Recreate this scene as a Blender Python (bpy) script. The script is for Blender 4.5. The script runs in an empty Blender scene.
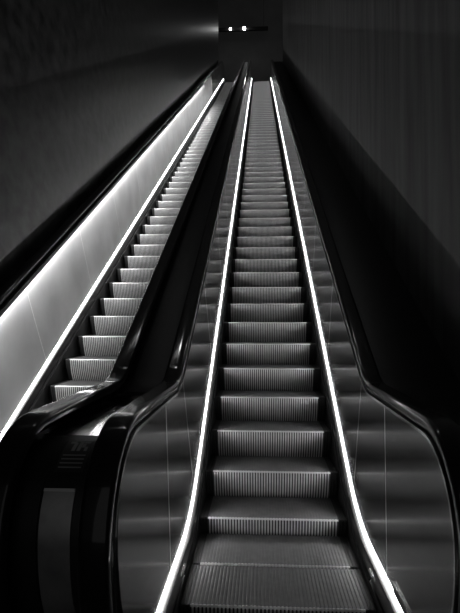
import bpy, bmesh
from math import *
from mathutils import Vector

S = bpy.context.scene
COL = S.collection
TH = radians(30)
Y0, R0 = 3.132, 1.474          # lower working point and lower bend radius
ZT, R1 = 13.7, 2.4             # upper landing height and upper bend radius
Y1 = Y0 + ZT / tan(TH)
T0, T1 = R0 * tan(TH / 2), R1 * tan(TH / 2)
YA = Y0 - T0
LEN = hypot(Y1 - Y0, ZT) - T0 - T1     # straight incline length
SB = YA + R0 * TH
SC = SB + LEN
SD = SC + R1 * TH
YTOP = Y1 + T1
NEWEL_Y, NEWEL_Z, NEWEL_R = 1.86, 0.63, 0.30
S_TOP_END = SD + 1.0
Y_TOP_END = YTOP + 1.0
PITCH = 0.405
PHASE = 2.457


def path(s):
    if s <= YA:
        return s, 0.0, 0.0
    if s <= SB:
        a = (s - YA) / R0
        return YA + R0 * sin(a), R0 * (1 - cos(a)), a
    yb, zb = YA + R0 * sin(TH), R0 * (1 - cos(TH))
    if s <= SC:
        q = s - SB
        return yb + q * cos(TH), zb + q * sin(TH), TH
    yc, zc = yb + LEN * cos(TH), zb + LEN * sin(TH)
    if s <= SD:
        a = (s - SC) / R1
        return yc + R1 * (sin(TH) - sin(TH - a)), zc + R1 * (cos(TH - a) - cos(TH)), TH - a
    return YTOP + (s - SD), ZT, 0.0


def at(s, n):
    y, z, a = path(s)
    return y - n * sin(a), z + n * cos(a), a


def stations(s0, s1, step=1.0, fine=0.09):
    out = [s0]
    s = s0
    while s < s1 - 1e-6:
        curved = (YA - 0.02 < s < SB) or (SC - 0.02 < s < SD)
        nxt = s + (fine if curved else step)
        for b in (YA, SB, SC, SD):
            if s + 1e-6 < b < nxt:
                nxt = b
        s = min(nxt, s1)
        out.append(s)
    return out


# ------------------------------------------------------------ materials
def mat(name, base=(.5, .5, .5), rough=.5, metal=0.0, spec=.5, coat=0.0, coat_rough=.1):
    m = bpy.data.materials.new(name)
    m.use_nodes = True
    b = m.node_tree.nodes['Principled BSDF']
    if not isinstance(base, tuple):
        base = (base, base, base)
    b.inputs['Base Color'].default_value = (*base, 1)
    b.inputs['Roughness'].default_value = rough
    b.inputs['Metallic'].default_value = metal
    b.inputs['Specular IOR Level'].default_value = spec
    b.inputs['Coat Weight'].default_value = coat
    b.inputs['Coat Roughness'].default_value = coat_rough
    return m


def noise_mix(m, scale, lo, hi, sx=1, sy=1, sz=1, detail=5, bump=0.0, bump_scale=None, bdist=.01, rough=None):
    nt = m.node_tree
    N, L = nt.nodes, nt.links
    b = N['Principled BSDF']
    tc = N.new('ShaderNodeTexCoord')
    mp = N.new('ShaderNodeMapping')
    mp.inputs['Scale'].default_value = (sx, sy, sz)
    L.new(tc.outputs['Object'], mp.inputs['Vector'])
    nz = N.new('ShaderNodeTexNoise')
    nz.inputs['Scale'].default_value = scale
    nz.inputs['Detail'].default_value = detail
    L.new(mp.outputs['Vector'], nz.inputs['Vector'])
    cr = N.new('ShaderNodeValToRGB')
    cr.color_ramp.elements[0].position = .3
    cr.color_ramp.elements[1].position = .7
    cr.color_ramp.elements[0].color = (lo, lo, lo, 1)
    cr.color_ramp.elements[1].color = (hi, hi, hi, 1)
    L.new(nz.outputs['Fac'], cr.inputs['Fac'])
    L.new(cr.outputs['Color'], b.inputs['Base Color'])
    if rough:
        mr = N.new('ShaderNodeMapRange')
        mr.inputs['To Min'].default_value = rough[0]
        mr.inputs['To Max'].default_value = rough[1]
        L.new(nz.outputs['Fac'], mr.inputs['Value'])
        L.new(mr.outputs['Result'], b.inputs['Roughness'])
    if bump:
        bp = N.new('ShaderNodeBump')
        bp.inputs['Strength'].default_value = bump
        bp.inputs['Distance'].default_value = bdist
        L.new(nz.outputs['Fac'], bp.inputs['Height'])
        L.new(bp.outputs['Normal'], b.inputs['Normal'])
    return m


def emit(name, strength):
    m = bpy.data.materials.new(name)
    m.use_nodes = True
    b = m.node_tree.nodes['Principled BSDF']
    b.inputs['Base Color'].default_value = (.8, .8, .8, 1)
    b.inputs['Emission Color'].default_value = (1, 1, 1, 1)
    b.inputs['Emission Strength'].default_value = strength
    return m


M = {
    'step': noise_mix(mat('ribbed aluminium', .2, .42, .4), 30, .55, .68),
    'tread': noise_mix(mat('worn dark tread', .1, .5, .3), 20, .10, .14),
    'insert': mat('corner shade insert', .015, .5, 0, .3),  # black puts the step corner shade into the side insert's colour
    'groove': mat('shade dark groove', .05, .5, .2),  # shade between the ribs deepened by a dark groove colour
    'nose': mat('bright step edge', .75, .4, .4),
    'skirt': mat('black skirt steel', .012, .3, 0, .3),
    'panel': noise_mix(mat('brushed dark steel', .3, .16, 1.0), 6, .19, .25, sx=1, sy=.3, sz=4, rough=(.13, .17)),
    'panel_lit': noise_mix(mat('lit panel steel', .5, .4, .6), 2.2, .52, .70, rough=(.34, .46)),  # lighter copy of the panel steel, lamp wash partly in its colour
    'trim': mat('polished trim', .7, .16, 1.0),
    'joint': mat('joint seal', .9, .4, .3),
    'rubber': mat('black handrail rubber', .008, .5, 0, .15, .7, .07),
    'deck': mat('black lacquered cladding', .02, .42, 0, .25),
    'steel': noise_mix(mat('worn grey steel', .3, .4, .8), 14, .16, .26, rough=(.3, .45)),
    'plate': noise_mix(mat('satin front plate', .4, .4, .6), 14, .32, .45, rough=(.3, .45)),
    'bright': mat('polished deck plate', .6, .13, 1.0),
    'strip': emit('lit diffuser', 16.0),
    'slot': emit('added skirt lamp diffuser', 55.0),
    'under': emit('handrail lamp diffuser', 270.0),
    'slot_dim': emit('dim added skirt lamp diffuser', 12.0),
    'lamp': emit('spot lamp glass', 26.0),
    'wall_l': noise_mix(mat('dark polished concrete', .1, .4, 0, .5), 7.0, .01, .10, sx=1, sy=.8, sz=1.0, detail=12, bump=.25, bdist=.015, rough=(.26, .46)),
    'wall_r': noise_mix(mat('board marked concrete', .1, .7, 0, .3), 3.0, .07, .16, sx=1, sy=2.2, sz=.2, detail=12, bump=.4, bdist=.02),
    'wall_b': noise_mix(mat('painted back wall', .3, .8, 0, .2), 1.0, .10, .13),
    'dark': mat('matt black', .01, .7, 0, .2),
    'floor': noise_mix(mat('dark floor stone', .05, .5), 4, .04, .07),
    'brush': mat('black brush hood', .01, .9, 0, .1),
    'plaque': mat('dark notice plate', .03, .35, 0, .5),
    'print': mat('faded grey print', .3, .5),
}


# ------------------------------------------------------------ mesh helpers
def link(name, bm, m, parent=None, smooth=None):
    me = bpy.data.meshes.new(name)
    bmesh.ops.recalc_face_normals(bm, faces=bm.faces)
    bm.to_mesh(me)
    bm.free()
    o = bpy.data.objects.new(name, me)
    COL.objects.link(o)
    for x in (m if isinstance(m, (list, tuple)) else [m]):
        me.materials.append(x)
    if parent:
        o.parent = parent
    if smooth is not None:
        for p in me.polygons:
            p.use_smooth = True
        try:
            me.set_sharp_from_angle(angle=radians(smooth))
        except Exception:
            pass
    return o


def thing(name, label, cat, loc=(0, 0, 0), group=None):
    o = bpy.data.objects.new(name, None)
    o.empty_display_size = .2
    COL.objects.link(o)
    o.location = loc
    o['label'] = label
    o['category'] = cat
    if group:
        o['group'] = group
    return o


def structure(name, bm, m, smooth=None):
    o = link(name, bm, m, None, smooth)
    o['kind'] = 'structure'
    return o


def loft(bm, rings, closed=True, caps=True):
    vs = [[bm.verts.new(p) for p in r] for r in rings]
    n = len(rings[0])
    for a, b in zip(vs, vs[1:]):
        for i in range(n if closed else n - 1):
            j = (i + 1) % n
            bm.faces.new((a[i], a[j], b[j], b[i]))
    if closed and caps:
        bm.faces.new(vs[0])
        bm.faces.new(list(reversed(vs[-1])))
    return vs


def sweep(bm, section, ss):
    """section: list of (x, n) points closed; swept along the step path."""
    rings = []
    for s in ss:
        rings.append([(x, *at(s, n)[:2]) for x, n in section])
    loft(bm, rings)


def prism_x(bm, outline, x0, x1):
    """outline in (y, z), extruded in x."""
    a = [bm.verts.new((x0, y, z)) for y, z in outline]
    b = [bm.verts.new((x1, y, z)) for y, z in outline]
    n = len(outline)
    for i in range(n):
        j = (i + 1) % n
        bm.faces.new((a[i], a[j], b[j], b[i]))
    bm.faces.new(a)
    bm.faces.new(list(reversed(b)))


def box(bm, x0, x1, y0, y1, z0, z1):
    prism_x(bm, [(y0, z0), (y1, z0), (y1, z1), (y0, z1)], x0, x1)


def tube_ring(c, r, n=16, axis='z'):
    out = []
    for i in range(n):
        a = 2 * pi * i / n
        if axis == 'z':
            out.append((c[0] + r * cos(a), c[1] + r * sin(a), c[2]))
        elif axis == 'x':
            out.append((c[0], c[1] + r * cos(a), c[2] + r * sin(a)))
        else:
            out.append((c[0] + r * cos(a), c[1], c[2] + r * sin(a)))
    return out


# the newel loop followed by handrail and trim. list of (y, z, ny, nz): point and outward normal at offset d
def rail_line(h, r_extra=0.0):
    """(y, z, ny, nz) of a line at perpendicular height h above the steps with half round ends."""
    r = h - NEWEL_Z
    pts = []
    zc = NEWEL_Z
    # lower return under the newel, then half circle, then up the incline
    q = r + .12
    pts.append((NEWEL_Y + .42, zc - q, 0, -1))
    pts.append((NEWEL_Y + .2, zc - q, 0, -1))
    k = 22
    for i in range(k + 1):
        a = -pi / 2 - pi * i / k
        pts.append((NEWEL_Y + r * cos(a), zc + (q if sin(a) < 0 else r) * sin(a), cos(a), sin(a)))
    for s in stations(NEWEL_Y, S_TOP_END, 1.0, .07)[1:-1]:
        y, z, a = at(s, h)
        pts.append((y, z, -sin(a), cos(a)))
    for i in range(k + 1):
        a = pi / 2 - pi * i / k
        pts.append((Y_TOP_END + r * cos(a), ZT + zc + r * sin(a), cos(a), sin(a)))
    pts.append((Y_TOP_END - .2, ZT + zc - r, 0, -1))
    pts.append((Y_TOP_END - .42, ZT + zc - r, 0, -1))
    return pts


def sweep_rail(bm, section, h):
    rings = []
    for y, z, ny, nz in rail_line(h):
        rings.append([(x, y + ny * d, z + nz * d) for x, d in section])
    loft(bm, rings)


# ------------------------------------------------------------ escalator step (one shared mesh)
STEP_HALF = .452
RIBS = 50


def step_mesh():
    bm = bmesh.new()
    # profile from rear of tread to nose, and down the curved riser: (y, z, normal y, normal z)
    prof = [(.398, 0, 0, 1), (.20, 0, 0, 1), (.014, 0, 0, 1), (.010, 0, 0, 1), (.0035, -.003, -.5, .86), (0, -.011, -1, 0)]
    for d in (.03, .05, .08, .11, .14, .17, .2, .23):
        t = d / .2025
        prof.append((.075 * t ** 1.8, -d, -.97, -.2))
    w = 2 * STEP_HALF / RIBS
    xs = []
    for i in range(RIBS):
        x = -STEP_HALF + i * w
        xs += [(x + w * .08, 0), (x + w * .56, 0), (x + w * .64, 1), (x + w * .99, 1)]
    rows = []
    for (y, z, ny, nz) in prof:
        dp = .0025 if nz == 1 else .007
        rows.append([bm.verts.new((x, y - ny * g * dp, z - nz * g * dp)) for x, g in xs])
    for k, (a, b) in enumerate(zip(rows, rows[1:])):
        for i in range(len(xs) - 1):
            f = bm.faces.new((a[i], a[i + 1], b[i + 1], b[i]))
            edge = abs(xs[i][0] + xs[i + 1][0]) / 2 > STEP_HALF - .050
            if edge:
                f.material_index = 2
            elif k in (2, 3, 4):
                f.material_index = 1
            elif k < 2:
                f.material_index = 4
            elif xs[i][1] == 1 or xs[i + 1][1] == 1:
                f.material_index = 3
    # solid body under the cleats
    body = [(.396, -.009)] + [(y + .009, z - .009) for y, z, _, _ in prof[2:5]] + [(y + .0095, z) for y, z, _, _ in prof[5:]] + [(.09, -.235), (.396, -.05)]
    prism_x(bm, body, -STEP_HALF, STEP_HALF)
    me = bpy.data.meshes.new('step')
    bmesh.ops.recalc_face_normals(bm, faces=bm.faces)
    bm.to_mesh(me)
    bm.free()
    me.materials.append(M['step'])
    me.materials.append(M['nose'])
    me.materials.append(M['insert'])
    me.materials.append(M['groove'])
    me.materials.append(M['tread'])
    return me


STEP_ME = step_mesh()

N_STEPS = int((SD + .55 - PHASE) / PITCH) + 1
OUT0 = .489   # inner face of panel at its foot
LEAN = {-1: .515, 1: .484}   # inner face of left and right panels at their heads


def panel_x(n, sg):
    return OUT0 + (LEAN[sg] - OUT0) * (n - .17) / .76


def front_emits(o, n, sides):
    # only one long side of the profile is the glowing diffuser, the rest is its housing
    for i, p in enumerate(o.data.polygons):
        p.material_index = 1 if (i % n in sides and i < len(o.data.polygons) - 2) else 0


def make_escalator(xc, label, lit_side, shift=0.0):
    root = thing('escalator', label, 'escalator', (xc, 0, 0), None)
    # steps
    ss = [1.65, 2.03, 2.435, 2.842] + [PHASE + PITCH * i for i in range(2, N_STEPS + 3)]
    first = None
    for s in ss:
        y, z, a = path(s + shift)
        if s > SD + .5 or y < 2.3:
            continue
        if first is None:
            o = bpy.data.objects.new('step', STEP_ME)
            first = o
        else:
            o = first.copy()
        COL.objects.link(o)
        o.parent = root
        o.location = (0, y, z)
    # comb plates and landing covers
    bm = bmesh.new()
    box(bm, -.452, .452, 2.02, 2.30, -.02, .006)
    for i in range(50):
        x = -.445 + i * .0178
        prism_x(bm, [(2.30, -.012), (2.36, -.006), (2.36, -.002), (2.30, .006)], x, x + .007)
    link('comb_plate', bm, M['steel'], root)
    bm = bmesh.new()
    ye = YTOP + .85
    box(bm, -.452, .452, ye, ye + .2, ZT - .02, ZT + .006)
    for i in range(50):
        x = -.445 + i * .0178
        prism_x(bm, [(ye, ZT - .012), (ye - .05, ZT - .006), (ye - .05, ZT - .002), (ye, ZT + .006)], x, x + .007)
    link('comb_plate', bm, M['steel'], root)

    for sg in (-1, 1):
        def X(p, dx=0):
            return [(sg * (x + dx), n) for x, n in p]
        dx = LEAN[sg] - .500
        long_ = stations(1.75, S_TOP_END + .1, 1.2, .12)
        bm = bmesh.new()
        sweep(bm, X([(.457, -.24), (.457, .035), (.478, .0355), (.478, .060), (.457, .061), (.457, .139), (.459, .143), (.462, .1435), (.479, .138), (.4896, .139), (.497, .140), (.497, -.24)]),
              long_)
        sk = link('skirt_panel', bm, M['skirt'], root, 40)
        bm = bmesh.new()
        sweep(bm, X([(.475, .040), (.475, .052), (.477, .052), (.477, .040)]), stations(2.7, SD, .6, .09))
        o = link('added_skirt_lamp', bm, [M['dark'], M['slot'] if lit_side == 0 else M['slot_dim']], sk)  # added lamp hidden in the skirt slot to light the risers
        front_emits(o, 4, (0,))
        # brush guard hooding the added slot lamp from view, with steel end cap
        bm = bmesh.new()
        sweep(bm, X([(.457, .0612), (.4485, .0505), (.4475, .062), (.457, .070)]), stations(2.60, SD, 1.2, .12))
        b = link('brush_hood', bm, M['brush'], root)
        bm = bmesh.new()
        rings = []
        for k in range(7):
            t = k / 6
            y = 2.50 + .11 * t
            w = .010 * sin(pi * .5 * min(1, t * 1.3)) + .0012
            rings.append([(sg * .457, y, .085), (sg * (.457 - w * .7), y, .092 + w), (sg * (.457 - w), y, .1),
                          (sg * (.457 - w * .7), y, .108), (sg * .457, y, .112)])
        loft(bm, rings)
        link('brush_end_cap', bm, M['trim'], b, 40)
        # lit strip along the foot of the panel
        bm = bmesh.new()
        sweep(bm, X([(.4832, .140), (.4837, .157), (.486, .161), (.4892, .162), (.4892, .140)]), stations(1.75, S_TOP_END - .35, .6, .09))
        o = link('light_strip', bm, [M['dark'], M['strip']], root)
        front_emits(o, 5, (0, 1, 2))
        # balustrade panels, split where the joints are
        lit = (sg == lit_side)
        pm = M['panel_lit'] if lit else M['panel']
        joints = [2.41, 3.33]
        while joints[-1] + 1.41 < SC:
            joints.append(joints[-1] + 1.41)
        joints.append(SD + .2)
        n0, n1 = .140, .93
        th = .014
        g = .003
        def ring(s, dn=0):
            return [(sg * panel_x(n0, sg), *at(s, n0)[:2]), (sg * panel_x(n1, sg), *at(s, n1)[:2]),
                    (sg * (panel_x(n1, sg) + th), *at(s, n1)[:2]), (sg * (panel_x(n0, sg) + th), *at(s, n0)[:2])]
        for a_, b_ in zip(joints, joints[1:]):
            bm = bmesh.new()
            loft(bm, [ring(s) for s in stations(a_ + g, b_ - g, 5, .1)])
            link('balustrade_panel', bm, pm if a_ < 22 else M['panel'], root, 30)  # upper panels switch to the dark steel copy to look unlit
        for sj in joints:
            bm = bmesh.new()
            xa, xb = panel_x(n0, sg) - .0006, panel_x(n1, sg) - .0006
            rr = []
            for q in (sj - g, sj + g):
                rr.append([(sg * xa, *at(q, n0)[:2]), (sg * xb, *at(q, n1)[:2]),
                           (sg * (xb + .008), *at(q, n1)[:2]), (sg * (xa + .008), *at(q, n0)[:2])])
            loft(bm, rr)
            link('panel_joint', bm, M['joint'], root)
        # newel panels with half round ends
        for top in (0, 1):
            r = n1 - NEWEL_Z
            pts = []
            if not top:
                pts += [(joints[0] - g, n0), (joints[0] - g, n1)]
                for i in range(25):
                    a = pi / 2 + pi * i / 24
                    pts.append((NEWEL_Y + r * cos(a), NEWEL_Z + (r + .12 if sin(a) < 0 else r) * sin(a)))
                pts += [(NEWEL_Y, n0)]
            else:
                s = joints[-1] + g
                yy = path(s)[0]
                pts += [(yy, ZT + n0), (yy, ZT + n1)]
                for i in range(25):
                    a = pi / 2 - pi * i / 24
                    pts.append((Y_TOP_END + r * cos(a), ZT + NEWEL_Z + r * sin(a)))
                pts += [(Y_TOP_END, ZT + n0)]
            bm = bmesh.new()
            zb = ZT if top else 0
            A = [bm.verts.new((sg * panel_x(z - zb, sg), y, z)) for y, z in pts]
            B = [bm.verts.new((sg * (panel_x(z - zb, sg) + th), y, z)) for y, z in pts]
            bm.faces.new(A)
            bm.faces.new(list(reversed(B)))
            for i in range(len(pts)):
                j = (i + 1) % len(pts)
                bm.faces.new((A[i], A[j], B[j], B[i]))
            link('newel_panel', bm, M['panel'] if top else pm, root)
        # slim steel trim round the edge of the panels
        bm = bmesh.new()
        sweep_rail(bm, X([(.4965, -.004), (.4965, .008), (.521, .008), (.521, -.004)], dx), .93)
        link('edge_trim', bm, M['trim'], root, 30)
        # rubber handrail
        sec = []
        cx, hw, lo, hi = .549, .049, .014, .058
        for px, pz, a0, a1 in ((cx + hw - .014, lo + .012, -90, 0), (cx + hw - .017, hi - .017, 0, 90),
                               (cx - hw + .017, hi - .017, 90, 180), (cx - hw + .014, lo + .012, 180, 270)):
            rr = .012 if pz < lo + .013 else .017
            ox = .002
            for k in range(5):
                a = radians(a0 + (a1 - a0) * k / 4)
                sec.append((px + rr * cos(a), pz + rr * sin(a)))
        bm = bmesh.new()
        sweep_rail(bm, X(sec, dx), .93)
        link('handrail', bm, M['rubber'], root, 60)
        bm = bmesh.new()
        sweep_rail(bm, X([(.5215, .006), (.5215, .016), (.570, .016), (.570, .006)], dx), .93)
        link('handrail_guide', bm, M['deck'], root, 30)
        if lit:
            bm = bmesh.new()
            ls = stations(1.9, 20.0, .6, .09)
            sweep(bm, X([(.476, .900), (.476, .938), (.4965, .938), (.4965, .934), (.479, .934), (.479, .900)], dx), ls)
            hood = link('lamp_hood', bm, M['deck'], root)
            bm = bmesh.new()
            sweep(bm, X([(.480, .928), (.480, .933), (.496, .933), (.496, .928)], dx), ls)
            o = link('lamp_diffuser', bm, [M['dark'], M['under']], hood)
            front_emits(o, 4, (3,))
    return root


MAIN = make_escalator(0, 'nearest escalator rising straight ahead in the middle, empty ribbed steps between two lit strips', 0)
LX = -1.448
LEAN[1] = .518
LEFT = make_escalator(LX, 'escalator on the left beside the dark concrete wall, with the brightly lit steel side panel', -1, .13)

# ------------------------------------------------------------ cladding decks
XL, XR = -2.12, 1.05
DL, DR = .5165 + .017, .5165 - .016


def deck_outline(front_r, h, y_front_flat=None):
    pts = []
    top = [at(s, h)[:2] for s in stations(NEWEL_Y, S_TOP_END, 4, .08)]
    arc = []
    for i in range(19):
        a = -pi / 2 - pi * i / 18
        arc.append((NEWEL_Y + front_r * cos(a), NEWEL_Z + front_r * sin(a)))
    bot = [at(s, 0)[:2] for s in stations(NEWEL_Y, S_TOP_END, 4, .08)]
    arc2 = []
    for i in range(19):
        a = pi / 2 - pi * i / 18
        arc2.append((Y_TOP_END + front_r * cos(a), ZT + NEWEL_Z + front_r * sin(a)))
    return bot[0:1], arc, top, arc2, bot


def make_deck(name, label, x0, x1, h=.90):
    root = thing(name, label, 'cladding', ((x0 + x1) / 2, NEWEL_Y, 0))
    r = h - NEWEL_Z
    bm = bmesh.new()
    # body as a sweep with rounded shoulders
    e = .012
    def sh(o0, o1):
        return [(x0, o0), (x1, o0), (x1, o1 - e), (x1 - e * .3, o1 - e * .3), (x1 - e, o1), (x0 + e, o1), (x0 + e * .3, o1 - e * .3), (x0, o1 - e)]
    sweep(bm, sh(0.003, h), stations(NEWEL_Y, S_TOP_END, 2, .07))
    o = link('deck_cover', bm, M['deck'], root, 35)
    o.location = (-root.location[0], -NEWEL_Y, 0)
    for top in (0, 1):
        bm = bmesh.new()
        rings = []
        for x, dd in ((x0, e), (x0 + e * .3, e * .3), (x0 + e, 0), (x1 - e, 0), (x1 - e * .3, e * .3), (x1, e)):
            ring = []
            rr = r - dd
            for i in range(25):
                a = pi / 2 + pi * i / 24
                yy, zz = rr * cos(a), NEWEL_Z + (rr + .12 if sin(a) < 0 else rr) * sin(a)
                ring.append((x, (Y_TOP_END - yy) if top else NEWEL_Y + yy, zz + (ZT if top else 0)))
            yy = (Y_TOP_END + .0) if top else NEWEL_Y
            zz = ZT if top else 0
            ring.append((x, yy + (.12 if top else -.12), zz + NEWEL_Z - rr - .12))
            ring.append((x, yy + (.12 if top else -.12), zz + .003))
            ring.append((x, yy, zz + .003))
            rings.append(ring)
        loft(bm, rings)
        o = link('end_cover', bm, M['bright'] if top and name == 'centre_deck' else M['deck'], root, 35)
        o.location = (-root.location[0], -NEWEL_Y, 0)
    return root


MX0, MX1 = LX + .535, -DL
mid = make_deck('centre_deck', 'black lacquered cladding deck running up between the two escalators', MX0, MX1)
make_deck('side_deck', 'black side deck between the bright steel panel and the left wall', XL + .002, LX - DL)
make_deck('side_deck', 'black side deck between the right handrail and the right wall', DR, XR - .002)


def shell_piece(name, m, x0, x1, a0, a1, r0, r1, parent):
    bm = bmesh.new()
    rings = []
    k = 14
    for i in range(k + 1):
        a = radians(a0 + (a1 - a0) * i / k)
        c, s_ = -cos(a), sin(a)
        u0, u1 = (r0 + .12, r1 + .12) if s_ < 0 else (r0, r1)
        rings.append([(x0, NEWEL_Y + r0 * c, NEWEL_Z + u0 * s_), (x1, NEWEL_Y + r0 * c, NEWEL_Z + u0 * s_),
                      (x1, NEWEL_Y + r1 * c, NEWEL_Z + u1 * s_), (x0, NEWEL_Y + r1 * c, NEWEL_Z + u1 * s_)])
    loft(bm, rings)
    o = link(name, bm, m, parent, 35)
    pl = parent
    off = Vector((0, 0, 0))
    while pl is not None:
        off += pl.location
        pl = pl.parent
    o.location = -off
    return o


RS = .90 - NEWEL_Z
fp = shell_piece('front_plate', M['plate'], -.762, -.662, 33, -55, RS - .002, RS + .004, mid)
shell_piece('plate_edge', M['nose'], -.762, -.662, 35, 33, RS - .002, RS + .008, fp)
shell_piece('side_plate', M['deck'], -.885, -.768, 40, -55, RS - .002, RS + .006, mid)
bm = bmesh.new()
sweep(bm, [(-.865, .899), (-.865, .9035), (-.655, .9035), (-.655, .899)], stations(1.87, 3.1, .3, .05))
o = link('top_plate', bm, M['bright'], mid, 35)
o.location = (-mid.location[0], -NEWEL_Y, 0)
bm = bmesh.new()
sweep(bm, [(-.86, .899), (-.86, .9035), (-.60, .9035), (-.60, .899)], stations(SC + .1, S_TOP_END, .3, .05))
o = link('top_plate', bm, M['bright'], mid, 35)
o.location = (-mid.location[0], -NEWEL_Y, 0)
# dim notice on the shoulder of the end cover: pictogram block and lines of print too faint to read
pq = shell_piece('notice_plate', M['plaque'], -.748, -.655, 80, 47, RS - .001, RS + .0015, mid)
for x0, x1, a0, a1 in ((-.735, -.715, 78, 75), (-.72, -.708, 76, 66), (-.702, -.690, 78, 66), (-.688, -.667, 78, 75.5),
                       (-.688, -.678, 75, 70), (-.677, -.667, 71, 66)):
    shell_piece('pictogram', M['print'], x0, x1, a0, a1, RS + .001, RS + .002, pq)
for k in range(4):
    a = 62 - k * 3.6
    shell_piece('print_line', M['print'], -.74, -.663, a, a - 1.0, RS + .001, RS + .002, pq)

# ------------------------------------------------------------ room shell
def wall_outline(y0, y1, top_extra):
    lo = [(-3.5, -.4), (Y0 + .3, -.4), (y1, (y1 - Y0 - .3) * tan(TH) - .4)]
    hi = [(y1, (y1 - Y0) * tan(TH) + top_extra), (Y0 - 1, top_extra - 1 * tan(TH)), (-3.5, top_extra - 1 * tan(TH))]
    return lo + hi


Y_SIDE = 25.4
Y_BACK = 31.0
for nm, x0, x1, m in (('wall_left', XL - .4, XL, M['wall_l']), ('wall_right', XR, XR + .4, M['wall_r'])):
    bm = bmesh.new()
    prism_x(bm, wall_outline(-3.5, Y_SIDE, 7.2), x0, x1)
    structure(nm, bm, m)

bm = bmesh.new()
prism_x(bm, [(-3.5, 6.0), (Y0 - 1, 6.0), (Y_SIDE - 1.5, 6.0 + (Y_SIDE - .5 - Y0) * tan(TH)), (Y_SIDE - 1.5, 6.3 + (Y_SIDE - .5 - Y0) * tan(TH)), (Y0 - 1, 6.3), (-3.5, 6.3)], XL, XR)
structure('ceiling', bm, M['wall_b'])
bm = bmesh.new()
box(bm, XL, XR, -3.5, 2.02, -.2, -.0005)
structure('floor', bm, M['floor'])
bm = bmesh.new()
sweep(bm, [(XL, -.36), (XR, -.36), (XR, -.26), (XL, -.26)], stations(2.02, S_TOP_END, 2, .1))
structure('floor_slope', bm, M['dark'])
bm = bmesh.new()
box(bm, -6.5, 5.5, YTOP + 1.06, Y_BACK, ZT - .3, ZT - .0005)
structure('floor_upper', bm, M['floor'])
bm = bmesh.new()
box(bm, -6.5, 5.5, Y_BACK, Y_BACK + .3, ZT - .3, 21.6)
structure('wall_back', bm, M['wall_b'])
bm = bmesh.new()
box(bm, -6.5, 5.5, Y_SIDE - 1.5, Y_BACK, 21.3, 21.6)
structure('ceiling_upper', bm, M['wall_b'])
bm = bmesh.new()
box(bm, -6.8, -6.5, Y_SIDE - 1.5, Y_BACK + .3, ZT - .3, 21.6)
structure('wall_upper_left', bm, M['wall_b'])
bm = bmesh.new()
box(bm, 5.5, 5.8, Y_SIDE - 1.5, Y_BACK + .3, ZT - .3, 21.6)
structure('wall_upper_right', bm, M['wall_b'])


# ------------------------------------------------------------ upper lamps
def world_at(px, py, Y):
    return Vector((0, 0, 0))


LZ = 17.93
LY = 29.6
rail = thing('lamp_track', 'black beam across the upper hall carrying the two spot lamps', 'beam', (-1.3, LY, LZ))
bm = bmesh.new()
box(bm, -1.7, 1.7, -.06, .06, -.07, .12)
link('beam', bm, M['dark'], rail)
for dx in (-1.5, 1.45):
    bm = bmesh.new()
    loft(bm, [tube_ring((dx, 0, .12), .008), tube_ring((dx, 0, 21.3 - LZ), .008)])
    link('hanger', bm, M['dark'], rail, 40)
for x, rad, lab in ((-1.75, .055, 'small spot lamp glowing on the upper beam, left one of the pair'),
                    (-.97, .08, 'larger and brighter spot lamp on the upper beam, right one of the pair')):
    t = thing('spot_lamp', lab, 'lamp', (x, LY - .075, LZ))
    bm = bmesh.new()
    bmesh.ops.create_uvsphere(bm, u_segments=20, v_segments=12, radius=rad)
    for v in bm.verts:
        v.co.z *= 1.25
        v.co.y -= rad
        v.co.z -= .02
    link('bulb', bm, M['lamp'], t, 60)
    bm = bmesh.new()
    loft(bm, [tube_ring((0, -rad, rad * .85), rad * .9), tube_ring((0, -rad, rad * 1.7), rad * .55)])
    link('lamp_cap', bm, M['dark'], t, 40)

# added ceiling lamps, out of view, to put highlights on the handrails
def downlight(x, y, z, power, r, lab):
    t = thing('highlight_lamp', lab, 'lamp', (x, y, z))
    bm = bmesh.new()
    loft(bm, [tube_ring((0, 0, -.001), r * 1.15, 24), tube_ring((0, 0, -.05), r * 1.1, 24)])
    link('lamp_body', bm, M['dark'], t, 40)
    bm = bmesh.new()
    loft(bm, [tube_ring((0, 0, -.051), r, 24), tube_ring((0, 0, -.056), r * .96, 24)])
    link('lamp_glass', bm, emit('added ceiling lamp glass', power), t, 40)


for x, y, where in ((.75, 7.0, 'right'), (-1.85, 7.0, 'left')):
    downlight(x, y, 6.0 + (y - Y0 + 1) * tan(TH), 34, .13, 'added small ceiling lamp, out of view, high over the %s handrail for its highlights' % where)

# ------------------------------------------------------------ world, camera
w = bpy.data.worlds.new('World')
S.world = w
w.use_nodes = True
w.node_tree.nodes['Background'].inputs['Color'].default_value = (1, 1, 1, 1)
w.node_tree.nodes['Background'].inputs['Strength'].default_value = .16

cam = bpy.data.cameras.new('camera')
co = bpy.data.objects.new('camera', cam)
COL.objects.link(co)
cam.sensor_fit = 'VERTICAL'
cam.sensor_height = 36
cam.lens = 36 * 522.1 / 613
cam.clip_start = .05
cam.clip_end = 200
co.location = (-.078, 0, 1.326)
co.rotation_euler = (radians(90 + 1.35), 0, radians(3.30))
S.camera = co

S.view_settings.view_transform = 'Standard'
S.view_settings.look = 'None'
S.view_settings.gamma = 1
S.view_settings.use_curve_mapping = False
S.view_settings.exposure = 0.0
